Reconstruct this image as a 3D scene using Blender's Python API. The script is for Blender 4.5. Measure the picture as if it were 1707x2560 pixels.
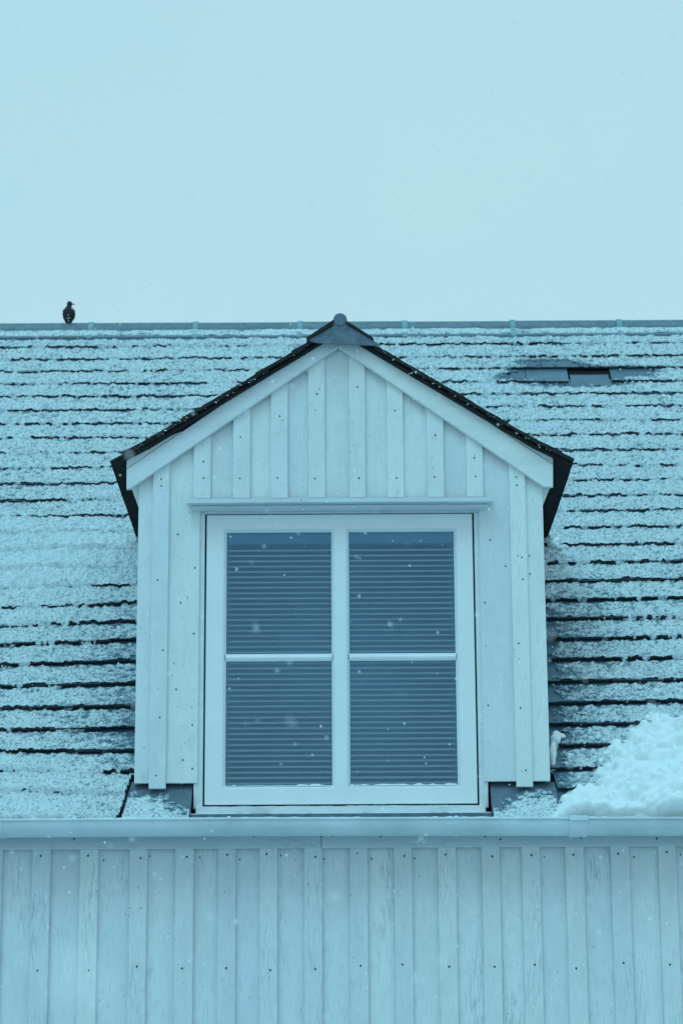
import bpy, math, random
import numpy as np
from mathutils import Vector, Matrix
random.seed(7)
RNG = np.random.default_rng(11)
for o in list(bpy.data.objects): bpy.data.objects.remove(o)
S = bpy.context.scene
R = math.radians

# ------------------------------------------------------------------ camera
DIST, EYE, PITCH, ROLL = 11.7, 1.6, R(14.5), -0.0056
FPX = 85 / 36 * 2560                      # focal length in pixels of the photograph
cd = bpy.data.cameras.new('camera'); cam = bpy.data.objects.new('camera', cd)
S.collection.objects.link(cam); S.camera = cam
cd.sensor_fit = 'VERTICAL'; cd.sensor_height = 36; cd.sensor_width = 24; cd.lens = 85
cd.clip_start = 0.05; cd.clip_end = 2000
CM = Matrix.Translation((0, -DIST, EYE)) @ Matrix.Rotation(math.pi/2 + PITCH, 4, 'X') @ Matrix.Rotation(ROLL, 4, 'Z')
cam.matrix_world = CM
cd.dof.use_dof = True; cd.dof.focus_distance = 12.0; cd.dof.aperture_fstop = 3.5

# ------------------------------------------------------------------ sky and sun
SUN_EL, SUN_AZ = R(52), R(-25)            # high, behind the camera and a little to its left
W = bpy.data.worlds.new('World'); S.world = W; W.use_nodes = True
nt = W.node_tree; nt.nodes.clear()
def wn(t, **k):
    n = nt.nodes.new(t)
    for a, b in k.items(): setattr(n, a, b)
    return n
out = wn('ShaderNodeOutputWorld'); bg = wn('ShaderNodeBackground'); bg.inputs['Strength'].default_value = 0.1
sky = wn('ShaderNodeTexSky', sky_type='NISHITA', sun_disc=False, sun_elevation=SUN_EL, sun_rotation=math.pi - SUN_AZ)
tc = wn('ShaderNodeTexCoord'); sep = wn('ShaderNodeSeparateXYZ')
nt.links.new(tc.outputs['Generated'], sep.inputs[0])
ramp = wn('ShaderNodeValToRGB')            # overcast veil: a little brighter towards the zenith
SKYC = [(0.0, (.455, .735, .835)), (.2, (.458, .742, .835)), (.36, (.452, .735, .815)), (.45, (.445, .73, .82)), (1.0, (.46, 1.02, 1.22))]
mx = 1.25
els = ramp.color_ramp.elements
while len(els) < len(SKYC): els.new(.5)
for e, (p, c) in zip(els, SKYC): e.position = p; e.color = (*[v / mx for v in c], 1)
nt.links.new(sep.outputs['Z'], ramp.inputs[0])
noi = wn('ShaderNodeTexNoise'); noi.inputs['Scale'].default_value = 5.0; noi.inputs['Detail'].default_value = 2
nt.links.new(tc.outputs['Generated'], noi.inputs['Vector'])
tint = wn('ShaderNodeMix', data_type='RGBA'); tint.inputs['A'].default_value = (.97, .988, 1.015, 1); tint.inputs['B'].default_value = (1.02, 1.0, .992, 1)
nr = wn('ShaderNodeMapRange'); nr.inputs['From Min'].default_value = .35; nr.inputs['From Max'].default_value = .65
nt.links.new(noi.outputs['Fac'], nr.inputs['Value']); nt.links.new(nr.outputs['Result'], tint.inputs['Factor'])
mul = wn('ShaderNodeMix', data_type='RGBA', blend_type='MULTIPLY'); mul.inputs['Factor'].default_value = 1
nt.links.new(ramp.outputs['Color'], mul.inputs['A']); nt.links.new(tint.outputs['Result'], mul.inputs['B'])
sc10 = wn('ShaderNodeVectorMath', operation='SCALE'); sc10.inputs['Scale'].default_value = mx * 10.2
nt.links.new(mul.outputs['Result'], sc10.inputs[0])
mixs = wn('ShaderNodeMix', data_type='RGBA'); mixs.inputs['Factor'].default_value = .97
nt.links.new(sky.outputs['Color'], mixs.inputs['A']); nt.links.new(sc10.outputs[0], mixs.inputs['B'])
nt.links.new(mixs.outputs['Result'], bg.inputs['Color']); nt.links.new(bg.outputs[0], out.inputs[0])
sl = bpy.data.lights.new('sun', 'SUN'); sl.energy = 0.75; sl.angle = R(25); sl.color = (.33, .84, 1.0)
so = bpy.data.objects.new('sun', sl); S.collection.objects.link(so)
dvec = Vector((math.sin(SUN_AZ) * math.cos(SUN_EL), -math.cos(SUN_AZ) * math.cos(SUN_EL), math.sin(SUN_EL)))
so.rotation_euler = dvec.to_track_quat('Z', 'Y').to_euler(); so.location = (-3, -6, 12)
S.view_settings.view_transform = 'Standard'; S.view_settings.look = 'None'
S.view_settings.gamma = 1; S.view_settings.exposure = 0; S.view_settings.use_curve_mapping = False
S.cycles.max_bounces = 8; S.cycles.transparent_max_bounces = 12; S.cycles.use_denoising = True

# ------------------------------------------------------------------ pixel of the photograph -> place in the world
def ray(px, py):
    v = CM.to_3x3() @ Vector(((px - 853.5), (1280 - py), -FPX))
    return v
CO = CM.translation
def at(px, py, Y):
    v = ray(px, py); t = (Y - CO.y) / v.y
    return CO + v * t
K = 1707 / 1568
def ad(xd, yd, Y): return at(xd * K, yd * K, Y)       # coordinates read off the overview of the photograph
CMI = CM.inverted()
def to_px(p):
    q = CMI @ Vector(p); return 853.5 + FPX * q.x / -q.z, 1280 - FPX * q.y / -q.z
ALPHA = R(48); CA, SA, TA = math.cos(ALPHA), math.sin(ALPHA), math.tan(ALPHA)
ZR = at(853, 2044, -.12).z + .12 * TA                  # height of the roof plane at y = 0
def roof_at(px, py):
    v = ray(px, py); t = (ZR - TA * -0 + TA * CO.y - CO.z) / (v.z - TA * v.y)
    p = CO + v * t
    return p.x, p.y / CA
def RP(x, s, h): return (x, s * CA - h * SA, ZR + s * SA + h * CA)
S_RIDGE = roof_at(853, 813)[1]
RIDGE_Y, RIDGE_Z = S_RIDGE * CA, ZR + S_RIDGE * SA

# ------------------------------------------------------------------ numpy noise
def _h(ix, iy, seed):
    n = (ix.astype(np.int64) * 374761393 + iy.astype(np.int64) * 668265263 + seed * 982451653) & 0xffffffff
    n = ((n ^ (n >> 13)) * 1274126177) & 0xffffffff
    return ((n ^ (n >> 16)) & 0xffff) / 65535.0
def vnoise(x, y, seed=0):
    ix, iy = np.floor(x), np.floor(y); fx, fy = x - ix, y - iy
    fx = fx * fx * (3 - 2 * fx); fy = fy * fy * (3 - 2 * fy)
    a, b, c, d = _h(ix, iy, seed), _h(ix + 1, iy, seed), _h(ix, iy + 1, seed), _h(ix + 1, iy + 1, seed)
    return (a * (1 - fx) + b * fx) * (1 - fy) + (c * (1 - fx) + d * fx) * fy - .5
def fbm(x, y, seed=0, o=3):
    r = 0; a = 1; t = 0
    for i in range(o):
        r = r + a * vnoise(x * 2**i + 13.7 * i, y * 2**i + 7.1 * i, seed + i); t += a; a *= .55
    return r / t * 2

# ------------------------------------------------------------------ materials
def mat(name, build):
    m = bpy.data.materials.new(name); m.use_nodes = True
    t = m.node_tree; b = t.nodes['Principled BSDF']; build(t, b); return m
def N(t, kind, **k):
    n = t.nodes.new(kind)
    for a, v in k.items():
        if a in n.inputs.keys(): n.inputs[a].default_value = v
        else: setattr(n, a.lower() if not hasattr(n, a) else a, v)
    return n
def pos(t, scale, rnd=True):
    g = t.nodes.new('ShaderNodeNewGeometry'); m = t.nodes.new('ShaderNodeMapping'); m.inputs['Scale'].default_value = scale
    if rnd:
        oi = t.nodes.new('ShaderNodeObjectInfo'); ad_ = t.nodes.new('ShaderNodeVectorMath'); ad_.operation = 'MULTIPLY_ADD'
        ad_.inputs[0].default_value = (1, 1, 1)
        cb = t.nodes.new('ShaderNodeCombineXYZ'); ml = t.nodes.new('ShaderNodeMath'); ml.operation = 'MULTIPLY'; ml.inputs[1].default_value = 37
        t.links.new(oi.outputs['Random'], ml.inputs[0])
        for i in range(3): t.links.new(ml.outputs[0], cb.inputs[i])
        va = t.nodes.new('ShaderNodeVectorMath'); va.operation = 'ADD'
        t.links.new(g.outputs['Position'], va.inputs[0]); t.links.new(cb.outputs[0], va.inputs[1])
        t.links.new(va.outputs[0], m.inputs['Vector'])
    else: t.links.new(g.outputs['Position'], m.inputs['Vector'])
    return m.outputs[0]
def noise(t, vec, scale, detail=3, rough=.6, dist=0):
    n = t.nodes.new('ShaderNodeTexNoise'); n.inputs['Scale'].default_value = scale; n.inputs['Detail'].default_value = detail
    n.inputs['Roughness'].default_value = rough; n.inputs['Distortion'].default_value = dist
    t.links.new(vec, n.inputs['Vector']); return n.outputs['Fac']
def rng(t, v, a, b, c=0, d=1):
    n = t.nodes.new('ShaderNodeMapRange'); n.inputs['From Min'].default_value = a; n.inputs['From Max'].default_value = b
    n.inputs['To Min'].default_value = c; n.inputs['To Max'].default_value = d
    t.links.new(v, n.inputs['Value']); return n.outputs['Result']
def mixc(t, f, a, b, mode='MIX'):
    n = t.nodes.new('ShaderNodeMix'); n.data_type = 'RGBA'; n.blend_type = mode
    for k, v in (('Factor', f), ('A', a), ('B', b)):
        if isinstance(v, (int, float)): n.inputs[k].default_value = v
        elif isinstance(v, tuple): n.inputs[k].default_value = (*v, 1)
        else: t.links.new(v, n.inputs[k])
    return n.outputs['Result']
def mth(t, op, a, b):
    n = t.nodes.new('ShaderNodeMath'); n.operation = op
    for i, v in enumerate((a, b)):
        if isinstance(v, (int, float)): n.inputs[i].default_value = v
        else: t.links.new(v, n.inputs[i])
    return n.outputs[0]
def bump(t, b, h, strength, dist):
    n = t.nodes.new('ShaderNodeBump'); n.inputs['Strength'].default_value = strength; n.inputs['Distance'].default_value = dist
    t.links.new(h, n.inputs['Height']); t.links.new(n.outputs[0], b.inputs['Normal'])

def painted_wood(wear, base=(.67, .69, .71), axis='z'):
    def f(t, b):
        sc = (1, 1, .07) if axis == 'z' else (.07, 1, 1)
        v = pos(t, sc); v2 = pos(t, (1, 1, .35) if axis == 'z' else (.35, 1, 1))
        grain = noise(t, v, 190, 4, .7, .3); fine = noise(t, v, 420, 2, .6)
        blot = noise(t, v2, 5.5, 4, .6); blot2 = noise(t, v2, 30, 3, .6)
        c = mixc(t, rng(t, blot, .3, .7), tuple(x * .90 for x in base), tuple(x * 1.05 for x in base))
        oi = t.nodes.new('ShaderNodeObjectInfo')
        tn = mixc(t, oi.outputs['Random'], (.93, .94, .97), (1.03, 1.03, 1.0))
        c = mixc(t, 1.0, c, tn, 'MULTIPLY')
        c = mixc(t, mth(t, 'MULTIPLY', rng(t, grain, .55, .69), .18 + .20 * wear), c, (.30, .36, .40))
        # worn streaks where the paint has thinned
        w = mth(t, 'MULTIPLY', rng(t, blot, .58 - .06 * wear, .68), rng(t, grain, .44, .60))
        c = mixc(t, mth(t, 'MULTIPLY', w, .60 * wear), c, (.17, .21, .25))
        c = mixc(t, mth(t, 'MULTIPLY', rng(t, blot2, .52, .75), .20 + .12 * wear), c, (.42, .50, .54))
        # dirt specks and knots
        sp = noise(t, pos(t, (1, 1, .8)), 75, 1, .4)
        c = mixc(t, mth(t, 'MULTIPLY', rng(t, sp, .76, .80), .7), c, (.10, .12, .14))
        kn = noise(t, pos(t, (1, 1, .5)), 11, 2, .5, 1.5)
        c = mixc(t, mth(t, 'MULTIPLY', rng(t, kn, .70, .76), .30), c, (.42, .46, .48))
        t.links.new(c, b.inputs['Base Color']); b.inputs['Roughness'].default_value = .62
        b.inputs['Specular IOR Level'].default_value = .35
        h = mth(t, 'ADD', mth(t, 'MULTIPLY', grain, .7), mth(t, 'MULTIPLY', fine, .3))
        bump(t, b, h, .35 + .25 * wear, .003)
    return f
def slate(t, b):
    v = pos(t, (1, 1, 1)); n = noise(t, v, 14, 4); n2 = noise(t, v, 120, 3)
    c = mixc(t, rng(t, n, .3, .7), (.042, .085, .130), (.080, .145, .205))
    oi = t.nodes.new('ShaderNodeObjectInfo')
    c = mixc(t, 1.0, c, mixc(t, oi.outputs['Random'], (.75, .78, .82), (1.15, 1.12, 1.1)), 'MULTIPLY')
    g = t.nodes.new('ShaderNodeNewGeometry'); 
    t.links.new(c, b.inputs['Base Color']); b.inputs['Roughness'].default_value = .40; b.inputs['Specular IOR Level'].default_value = .8
    bump(t, b, n2, .3, .002)
def plain(col, rough, spec=.5, metal=0, var=.12, sc=9, bmp=0):
    def f(t, b):
        n = noise(t, pos(t, (1, 1, 1), False), sc, 4)
        c = mixc(t, rng(t, n, .3, .7), tuple(x * (1 - var) for x in col), tuple(min(1, x * (1 + var)) for x in col))
        t.links.new(c, b.inputs['Base Color']); b.inputs['Roughness'].default_value = rough
        b.inputs['Specular IOR Level'].default_value = spec; b.inputs['Metallic'].default_value = metal
        if bmp: bump(t, b, noise(t, pos(t, (1, 1, 1), False), sc * 8, 3), bmp, .004)
    return f
def snow_mat(t, b):
    at_ = t.nodes.new('ShaderNodeAttribute'); at_.attribute_name = 'thin'
    n = noise(t, pos(t, (1, 1, 1), False), 260, 3, .7); n2 = noise(t, pos(t, (1, 1, 1), False), 60, 3)
    f = mth(t, 'ADD', at_.outputs['Fac'], mth(t, 'MULTIPLY', mth(t, 'SUBTRACT', n, .5), .5))
    g1 = noise(t, pos(t, (1, .8, 1.5), False), 75, 3, .65, .4)
    f = mth(t, 'ADD', f, rng(t, g1, .46, .68, 0, .85))
    c = mixc(t, rng(t, f, .10, .95), (.66, .725, .76), (.09, .16, .21))
    t.links.new(c, b.inputs['Base Color']); b.inputs['Roughness'].default_value = .75
    b.inputs['Specular IOR Level'].default_value = .25
    bump(t, b, mth(t, 'ADD', n, n2), .5, .006)
def heap_mat(t, b):
    n = noise(t, pos(t, (1, 1, 1), False), 90, 4, .65)
    b.inputs['Base Color'].default_value = (.80, .83, .85, 1); b.inputs['Roughness'].default_value = .7
    b.inputs['Subsurface Weight'].default_value = .35; b.inputs['Subsurface Radius'].default_value = (.01, .02, .03)
    b.inputs['Subsurface Scale'].default_value = 1.0
    bump(t, b, n, .45, .006)
def ground_mat(t, b):
    n = noise(t, pos(t, (1, 1, 1), False), .7, 5); n2 = noise(t, pos(t, (1, 1, 1), False), 6, 4)
    c = mixc(t, rng(t, mth(t, 'ADD', mth(t, 'MULTIPLY', n, .7), mth(t, 'MULTIPLY', n2, .3)), .42, .56), (.22, .26, .28), (.74, .80, .84))
    t.links.new(c, b.inputs['Base Color']); b.inputs['Roughness'].default_value = .85; bump(t, b, n2, .5, .05)

M = {
 'board': mat('weathered_white_board', painted_wood(.85, (.72, .755, .785))), 'batten': mat('painted_white_batten', painted_wood(.7, (.68, .71, .74))),
 'dboard': mat('painted_dormer_board', painted_wood(.30, (.72, .745, .76))), 'trim': mat('painted_trim', painted_wood(.35, (.73, .755, .77), 'x')),
 'fascia': mat('painted_fascia', painted_wood(.6, (.62, .665, .71), 'x')),
 'frame': mat('white_window_paint', plain((.75, .765, .785), .35, .5, 0, .03, 4)),
 'slate': mat('grey_roof_slate', slate), 'edge': mat('tile_edge_shade', plain((.034, .037, .042), .8, .25, 0, .4, 30)), 'dark': mat('dark_timber', plain((.014, .014, .016), .85, .2, 0, .3, 20)),  # tile edges: shadow line of each course step painted in near black
 'shingle': mat('black_shingle', plain((.022, .021, .022), .8, .25, 0, .5, 40, .5)),
 'lead': mat('lead_sheet', plain((.11, .15, .20), .55, .4, 0, .30, 18, .3)),
 'ridge': mat('ridge_metal', plain((.13, .19, .23), .5, .4, 0, .2, 20, .2)),
 'collar': mat('pale_ridge_collar', plain((.20, .33, .37), .55, .4, 0, .15, 25)),
 'gutter': mat('gutter_paint', plain((.57, .65, .70), .34, .5, 0, .14, 3.5, .15)),
 'snow': mat('wet_snow', snow_mat), 'heap': mat('fresh_snow', heap_mat), 'ground': mat('slushy_ground', ground_mat),
 'bird': mat('black_feathers', plain((.016, .016, .018), .6, .3, 0, .3, 60)),
 'beak': mat('dark_beak', plain((.05, .045, .04), .4)),
 'slat': mat('blind_slat', plain((.80, .97, 1.0), .5, .4, 0, .03)), 'cord': mat('blind_cord', plain((.55, .6, .62), .7)),
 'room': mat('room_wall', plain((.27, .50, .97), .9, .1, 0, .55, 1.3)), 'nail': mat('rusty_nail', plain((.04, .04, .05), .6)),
 'rail': mat('blind_rail', plain((.10, .27, .44), .7)), 'curtain': mat('net_curtain', plain((.38, .56, .62), .9, .1)), 'flake': mat('snowflake', plain((.95, .95, .95), .8, .1, 0, 0)),
}
def glass_mat(t, b):
    t.nodes.remove(b); o = [n for n in t.nodes if n.type == 'OUTPUT_MATERIAL'][0]
    tr = N(t, 'ShaderNodeBsdfTransparent'); tr.inputs[0].default_value = (.92, .97, 1, 1)
    gl = N(t, 'ShaderNodeBsdfGlossy'); gl.inputs['Roughness'].default_value = .02; gl.inputs['Color'].default_value = (.42, .74, 1, 1)
    fr = N(t, 'ShaderNodeFresnel'); fr.inputs['IOR'].default_value = 1.52
    m2 = mth(t, 'MULTIPLY', fr.outputs[0], 3.6); mx_ = N(t, 'ShaderNodeMixShader')
    n = noise(t, pos(t, (1, 1, 1), False), 2.2, 2)
    bm = N(t, 'ShaderNodeBump'); bm.inputs['Strength'].default_value = .05; bm.inputs['Distance'].default_value = .02
    t.links.new(n, bm.inputs['Height']); t.links.new(bm.outputs[0], gl.inputs['Normal'])
    t.links.new(m2, mx_.inputs[0]); t.links.new(tr.outputs[0], mx_.inputs[1]); t.links.new(gl.outputs[0], mx_.inputs[2])
    t.links.new(mx_.outputs[0], o.inputs[0])
m = bpy.data.materials.new('window_glass'); m.use_nodes = True; glass_mat(m.node_tree, m.node_tree.nodes['Principled BSDF']); M['glass'] = m

# ------------------------------------------------------------------ mesh helpers
def link(name, me, mt, parent=None, smooth=False, **props):
    if mt is not None and not me.materials: me.materials.append(M[mt])
    if smooth: me.polygons.foreach_set('use_smooth', [True] * len(me.polygons))
    o = bpy.data.objects.new(name, me); S.collection.objects.link(o)
    if parent is not None: o.parent = parent
    for k, v in props.items(): o[k] = v
    return o
def mesh(name, v, f):
    me = bpy.data.meshes.new(name); me.from_pydata([tuple(p) for p in v], [], f); me.update(); return me
def empty(name, loc, **props):
    o = bpy.data.objects.new(name, None); S.collection.objects.link(o); o.location = loc; o.empty_display_size = .2
    for k, v in props.items(): o[k] = v
    return o
class MB:
    def __init__(s): s.v = []; s.f = []
    def add(s, v, f):
        n = len(s.v); s.v += [tuple(p) for p in v]; s.f += [tuple(i + n for i in q) for q in f]; return s
    def prism(s, poly, y0, y1, b=.003):
        """outline poly [(x,z)..] seen from the front, front face at y0, back at y1, chamfered front edge"""
        n = len(poly); P = [Vector(p) for p in poly]
        area = sum(P[i].x * P[(i+1) % n].y - P[(i+1) % n].x * P[i].y for i in range(n))
        if area < 0: P.reverse()
        ins = []
        for i in range(n):
            a, c, d = P[i-1], P[i], P[(i+1) % n]
            e1 = (c - a).normalized(); e2 = (d - c).normalized()
            n1 = Vector((-e1.y, e1.x)); n2 = Vector((-e2.y, e2.x)); k = n1 + n2
            q = k / max(.3, (1 + n1.dot(n2)))
            ins.append(c + q * b)
        v = [(p.x, y0, p.y) for p in ins] + [(p.x, y0 + b, p.y) for p in P] + [(p.x, y1, p.y) for p in P]
        f = [tuple(range(n)), tuple(reversed(range(2*n, 3*n)))]
        for r in (0, n):
            for i in range(n):
                j = (i + 1) % n; f.append((r + i, r + n + i, r + n + j, r + j))
        return s.add(v, f)
    def box(s, x0, x1, y0, y1, z0, z1, b=.003):
        return s.prism([(x0, z0), (x1, z0), (x1, z1), (x0, z1)], y0, y1, min(b, abs(x1-x0)*.3, abs(z1-z0)*.3))
    def quadbox(s, c):       # eight corners: 4 of one end, 4 of the other
        return s.add(c, [(0, 1, 2, 3), (7, 6, 5, 4), (0, 4, 5, 1), (1, 5, 6, 2), (2, 6, 7, 3), (3, 7, 4, 0)])
    def tube(s, pts, r, n=8, cap=True):
        base = len(s.v); m_ = len(pts)
        rr = r if hasattr(r, '__len__') else [r] * m_
        for k, p in enumerate(pts):
            p = Vector(p); d = (Vector(pts[min(k+1, m_-1)]) - Vector(pts[max(k-1, 0)])).normalized()
            u = d.orthogonal().normalized() if abs(d.z) > .9 else d.cross(Vector((0, 0, 1))).normalized(); w = d.cross(u)
            for i in range(n):
                a = 2 * math.pi * i / n; s.v.append(tuple(p + (u * math.cos(a) + w * math.sin(a)) * rr[k]))
        for k in range(m_-1):
            for i in range(n):
                j = (i+1) % n; s.f.append((base+k*n+i, base+k*n+j, base+(k+1)*n+j, base+(k+1)*n+i))
        if cap: s.f.append(tuple(base+i for i in reversed(range(n)))); s.f.append(tuple(base+(m_-1)*n+i for i in range(n)))
        return s
    def blob(s, c, r, seed=0, sub=3, amp=.25):
        import bmesh
        bm = bmesh.new(); bmesh.ops.create_icosphere(bm, subdivisions=sub, radius=1)
        rs = np.random.default_rng(int(seed)); ks = rs.normal(size=(6, 3)) * 2.2; ph = rs.random(6) * 6
        vs = []
        for v in bm.verts:
            q = 1 + amp * sum(math.sin(float(np.dot(k, v.co)) + p) for k, p in zip(ks, ph)) / 3
            vs.append((c[0] + v.co.x * r[0] * q, c[1] + v.co.y * r[1] * q, c[2] + v.co.z * r[2] * q))
        fs = [tuple(v.index for v in f.verts) for f in bm.faces]; bm.free()
        return s.add(vs, fs)
    def into(s, o, mt):
        me = mesh(o.name, s.v, s.f); me.materials.append(M[mt]); o.data = me
    def build(s, name, mt, parent=None, smooth=False, **props):
        return link(name, mesh(name, s.v, s.f), mt, parent, smooth, **props)
def clip(poly, a, b, c):       # keep the side a*x + b*y <= c
    out_ = []
    for i in range(len(poly)):
        p, q = poly[i], poly[(i+1) % len(poly)]
        dp, dq = a*p[0]+b*p[1]-c, a*q[0]+b*q[1]-c
        if dp <= 0: out_.append(p)
        if dp * dq < 0:
            t = dp / (dp - dq); out_.append((p[0] + (q[0]-p[0])*t, p[1] + (q[1]-p[1])*t))
    return out_

# ------------------------------------------------------------------ ground
g = MB(); g.add([(-700, -700, 0), (700, -700, 0), (700, 700, 0), (-700, 700, 0)], [(0, 1, 2, 3)])
g.build('ground', 'ground', kind='structure')

# ------------------------------------------------------------------ the house
HX0, HX1 = -4.3, 4.5
house = empty('timber_house', (0, 0, 0), label='pale painted timber house with a gabled dormer on its snow dusted tile roof', category='house')

# front wall: sheathing, boards and battens
BEDGE = [(-38, 8), (82, 128), (201, 247), (325, 369), (439, 485), (545, 590), (649, 694), (760, 805), (873, 919), (984, 1029), (1094, 1139), (1203, 1248), (1303, 1349), (1412, 1458), (1525, 1572), (1644, 1689)]
bt = [(at(a, 2140, -.022).x, at(b, 2140, -.022).x) for a, b in BEDGE]
while bt[0][0] > HX0 + .2: bt.insert(0, (bt[0][0] - .216, bt[0][1] - .216))
while bt[-1][1] < HX1 - .2: bt.append((bt[-1][0] + .216, bt[-1][1] + .216))
WT = at(853, 2098, 0).z + .02
wall = MB().box(HX0, HX1, .024, .20, 0, WT - .02, .001).build('wall', 'dark', house, label='painted board and batten front wall below the eaves')
nails = MB()
def nail(mb, x, y, z, r=.0042):
    n = 7; a0 = random.random()*6
    ring = [(x + r*math.cos(a0+i*2*math.pi/n), y, z + r*(1+.4*random.random())*math.sin(a0+i*2*math.pi/n)) for i in range(n)]
    mb.add(ring + [(x, y - .0016, z)] + [(p[0], y + .004, p[2]) for p in ring], [(i, (i+1) % n, n) for i in range(n)][::1] + [(i, n+1+i, n+1+(i+1) % n, (i+1) % n) for i in range(n)])
for i in range(len(bt)):
    x0, x1 = bt[i]; j = random.uniform(-.002, .002)
    b = MB().box(x0, x1, -.024 + j, -.0005, .25, WT, .0025).build('batten', 'batten', wall)
    xc = (x0 + x1) / 2
    if -2.4 < xc < 2.4:
        for py in (2138, 2418): nail(nails, xc + random.uniform(-.012, .012), -.0245 + j, at(853, py + random.uniform(-7, 7), -.02).z, .0052)
        if random.random() < .6: nail(nails, x1 + random.uniform(.008, .03), -.0012, at(853, 2142 + random.uniform(-6, 6), 0).z, .004)
    if i + 1 < len(bt):
        a, c = x1 - .018, bt[i+1][0] + .018; tl = random.uniform(-.0015, .0015)
        MB().box(a, c, .0 + tl, .022, .26, WT, .002).build('board', 'board', wall)
nails.build('nail_heads', 'nail', wall, kind='stuff')
# other walls of the house
DEPTH = 2 * RIDGE_Y
other = MB()
other.box(HX0, HX0 + .15, .21, DEPTH, 0, WT).box(HX1 - .15, HX1, .21, DEPTH, 0, WT).box(HX0 + .151, HX1 - .151, DEPTH - .15, DEPTH, 0, WT)
other.build('wall', 'board', house, label='side and rear walls')
for x0, x1 in ((HX0, HX0 + .15), (HX1 - .15, HX1)):
    gp = [(.2, WT + .01), (DEPTH, WT + .01), (RIDGE_Y, RIDGE_Z - .12)]
    MB().add([(x0, y, z) for y, z in gp] + [(x1, y, z) for y, z in gp], [(0, 2, 1), (3, 4, 5), (0, 1, 4, 3), (1, 2, 5, 4), (2, 0, 3, 5)]).build('gable_wall', 'board', house)

# fascia board with two butt joints
fas_b = at(853, 2119, -.05).z; fas_t = at(853, 2040, -.05).z
fx = [HX0 - .05, at(-250, 2100, -.05).x, at(803, 2100, -.05).x, HX1 + .05]
for a, c in zip(fx, fx[1:]):
    MB().box(a + .0012, c - .0012, -.05, -.024, fas_b + random.uniform(-.001, .001), fas_t, .003).build('fascia_board', 'fascia', house)
fn = MB()
for px, py in ((186, 2097), (725, 2089), (803, 2091), (829, 2090), (951, 2091), (1212, 2091), (1250, 2098), (1450, 2094), (1640, 2096), (30, 2092), (634, 2091)):
    p = at(px, py, -.051); nail(fn, p.x, -.0508, p.z, .0046)
fn.build('nail_heads', 'nail', house, kind='stuff')
# closed soffit between wall and fascia
MB().box(HX0, HX1, -.0235, .0, WT + .001, WT + .02, .001).build('soffit', 'fascia', house)

# gutter
GR = .076; GY = -.19
gpts = [(HX0 - .1, 2052), (at(5, 2050, GY).x, 2049), (at(574, 2046, GY).x, 2045.6), (at(1139, 2045, GY).x, 2044.6), (at(1442, 2045, GY).x, 2044.8), (HX1 + .1, 2043)]
gc = []
for x, py in gpts:
    gc.append((x, at(853.5 + x * 515, py, GY - GR).z))
def gz(x):
    for (a, za), (b, zb) in zip(gc, gc[1:]):
        if a <= x <= b: return za + (zb - za) * (x - a) / (b - a)
    return gc[-1][1]
def gutter_prof(R1, R0, bead=True):
    pr = [(-math.cos(a) * R1, -math.sin(a) * R1) for a in [i * math.pi / 16 for i in range(17)]]
    pr += [(-math.cos(a) * R0, -math.sin(a) * R0) for a in [i * math.pi / 16 for i in range(16, -1, -1)]]
    if bead: pr += [(-R1 + .001, .003), (-R1 - .005, .004), (-R1 - .008, -.001), (-R1 - .006, -.007)]
    return pr
def sweep(prof, xs, zfun, yc):
    n = len(prof); v = []; f = []
    for x in xs: v += [(x, yc + a, zfun(x) + b) for a, b in prof]
    for k in range(len(xs) - 1):
        for i in range(n):
            j = (i+1) % n; f.append((k*n+i, (k+1)*n+i, (k+1)*n+j, k*n+j))
    f.append(tuple(reversed(range(n)))); f.append(tuple((len(xs)-1)*n+i for i in range(n)))
    me = mesh('gutter', v, f); return me
gutter = link('gutter', sweep(gutter_prof(GR, GR - .003), [c[0] for c in gc], gz, GY), 'gutter', house, label='pale half round gutter running along the eaves')
md = gutter.modifiers.new('edge_split', 'EDGE_SPLIT'); md.split_angle = R(35); gutter.data.polygons.foreach_set('use_smooth', [True]*len(gutter.data.polygons))
for px in (8, 574, 1139):
    x = at(px, 2060, GY).x
    o = link('gutter_joint', sweep(gutter_prof(GR + .004, GR - .0045), [x - .007, x + .007], gz, GY), 'gutter', gutter)
for px in (1442,):
    x = at(px, 2060, GY).x
    o = link('gutter_collar', sweep(gutter_prof(GR + .006, GR - .006), [x - .044, x + .044], gz, GY), 'gutter', gutter, True)
    o.modifiers.new('edge_split', 'EDGE_SPLIT').split_angle = R(35)
    MB().quadbox([(x - .044, GY - GR - .014, gz(x) - .012), (x + .044, GY - GR - .014, gz(x) - .012), (x + .044, GY - GR - .014, gz(x) + .012), (x - .044, GY - GR - .014, gz(x) + .012),
                  (x - .044, GY - GR + .012, gz(x) - .012), (x + .044, GY - GR + .012, gz(x) - .012), (x + .044, GY - GR + .012, gz(x) + .012), (x - .044, GY - GR + .012, gz(x) + .012)]).build('collar_clip', 'gutter', gutter)

# ------------------------------------------------------------------ dormer measurements
DXL = ad(315, 1400, -.02).x; DXR = ad(1252, 1400, -.02).x           # outer faces of the dormer side walls
WXL = at(480, 2000, -.02).x; WXR = at(1226, 2000, -.02).x            # opening below the boards
FY = -.02                                                          # face of the dormer boards
VY = -.11                                                          # verge of the dormer roof
prL = [ad(260, 1054, VY), ad(343, 1012.5, VY), ad(779, 749, VY)]        # top of the roof deck: eave, kick, apex
prR = [ad(1310, 1053, VY), ad(1224, 1012, VY), ad(779, 749, VY)]
prL = [(p.x, p.z - .013) for p in prL]; prR = [(p.x, p.z - .013) for p in prR]
def deck_z(x):
    pr = prL if x < prL[2][0] else prR
    a, b = (pr[0], pr[1]) if abs(x - pr[2][0]) > abs(pr[1][0] - pr[2][0]) else (pr[1], pr[2])
    return a[1] + (b[1] - a[1]) * (x - a[0]) / (b[0] - a[0])

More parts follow.
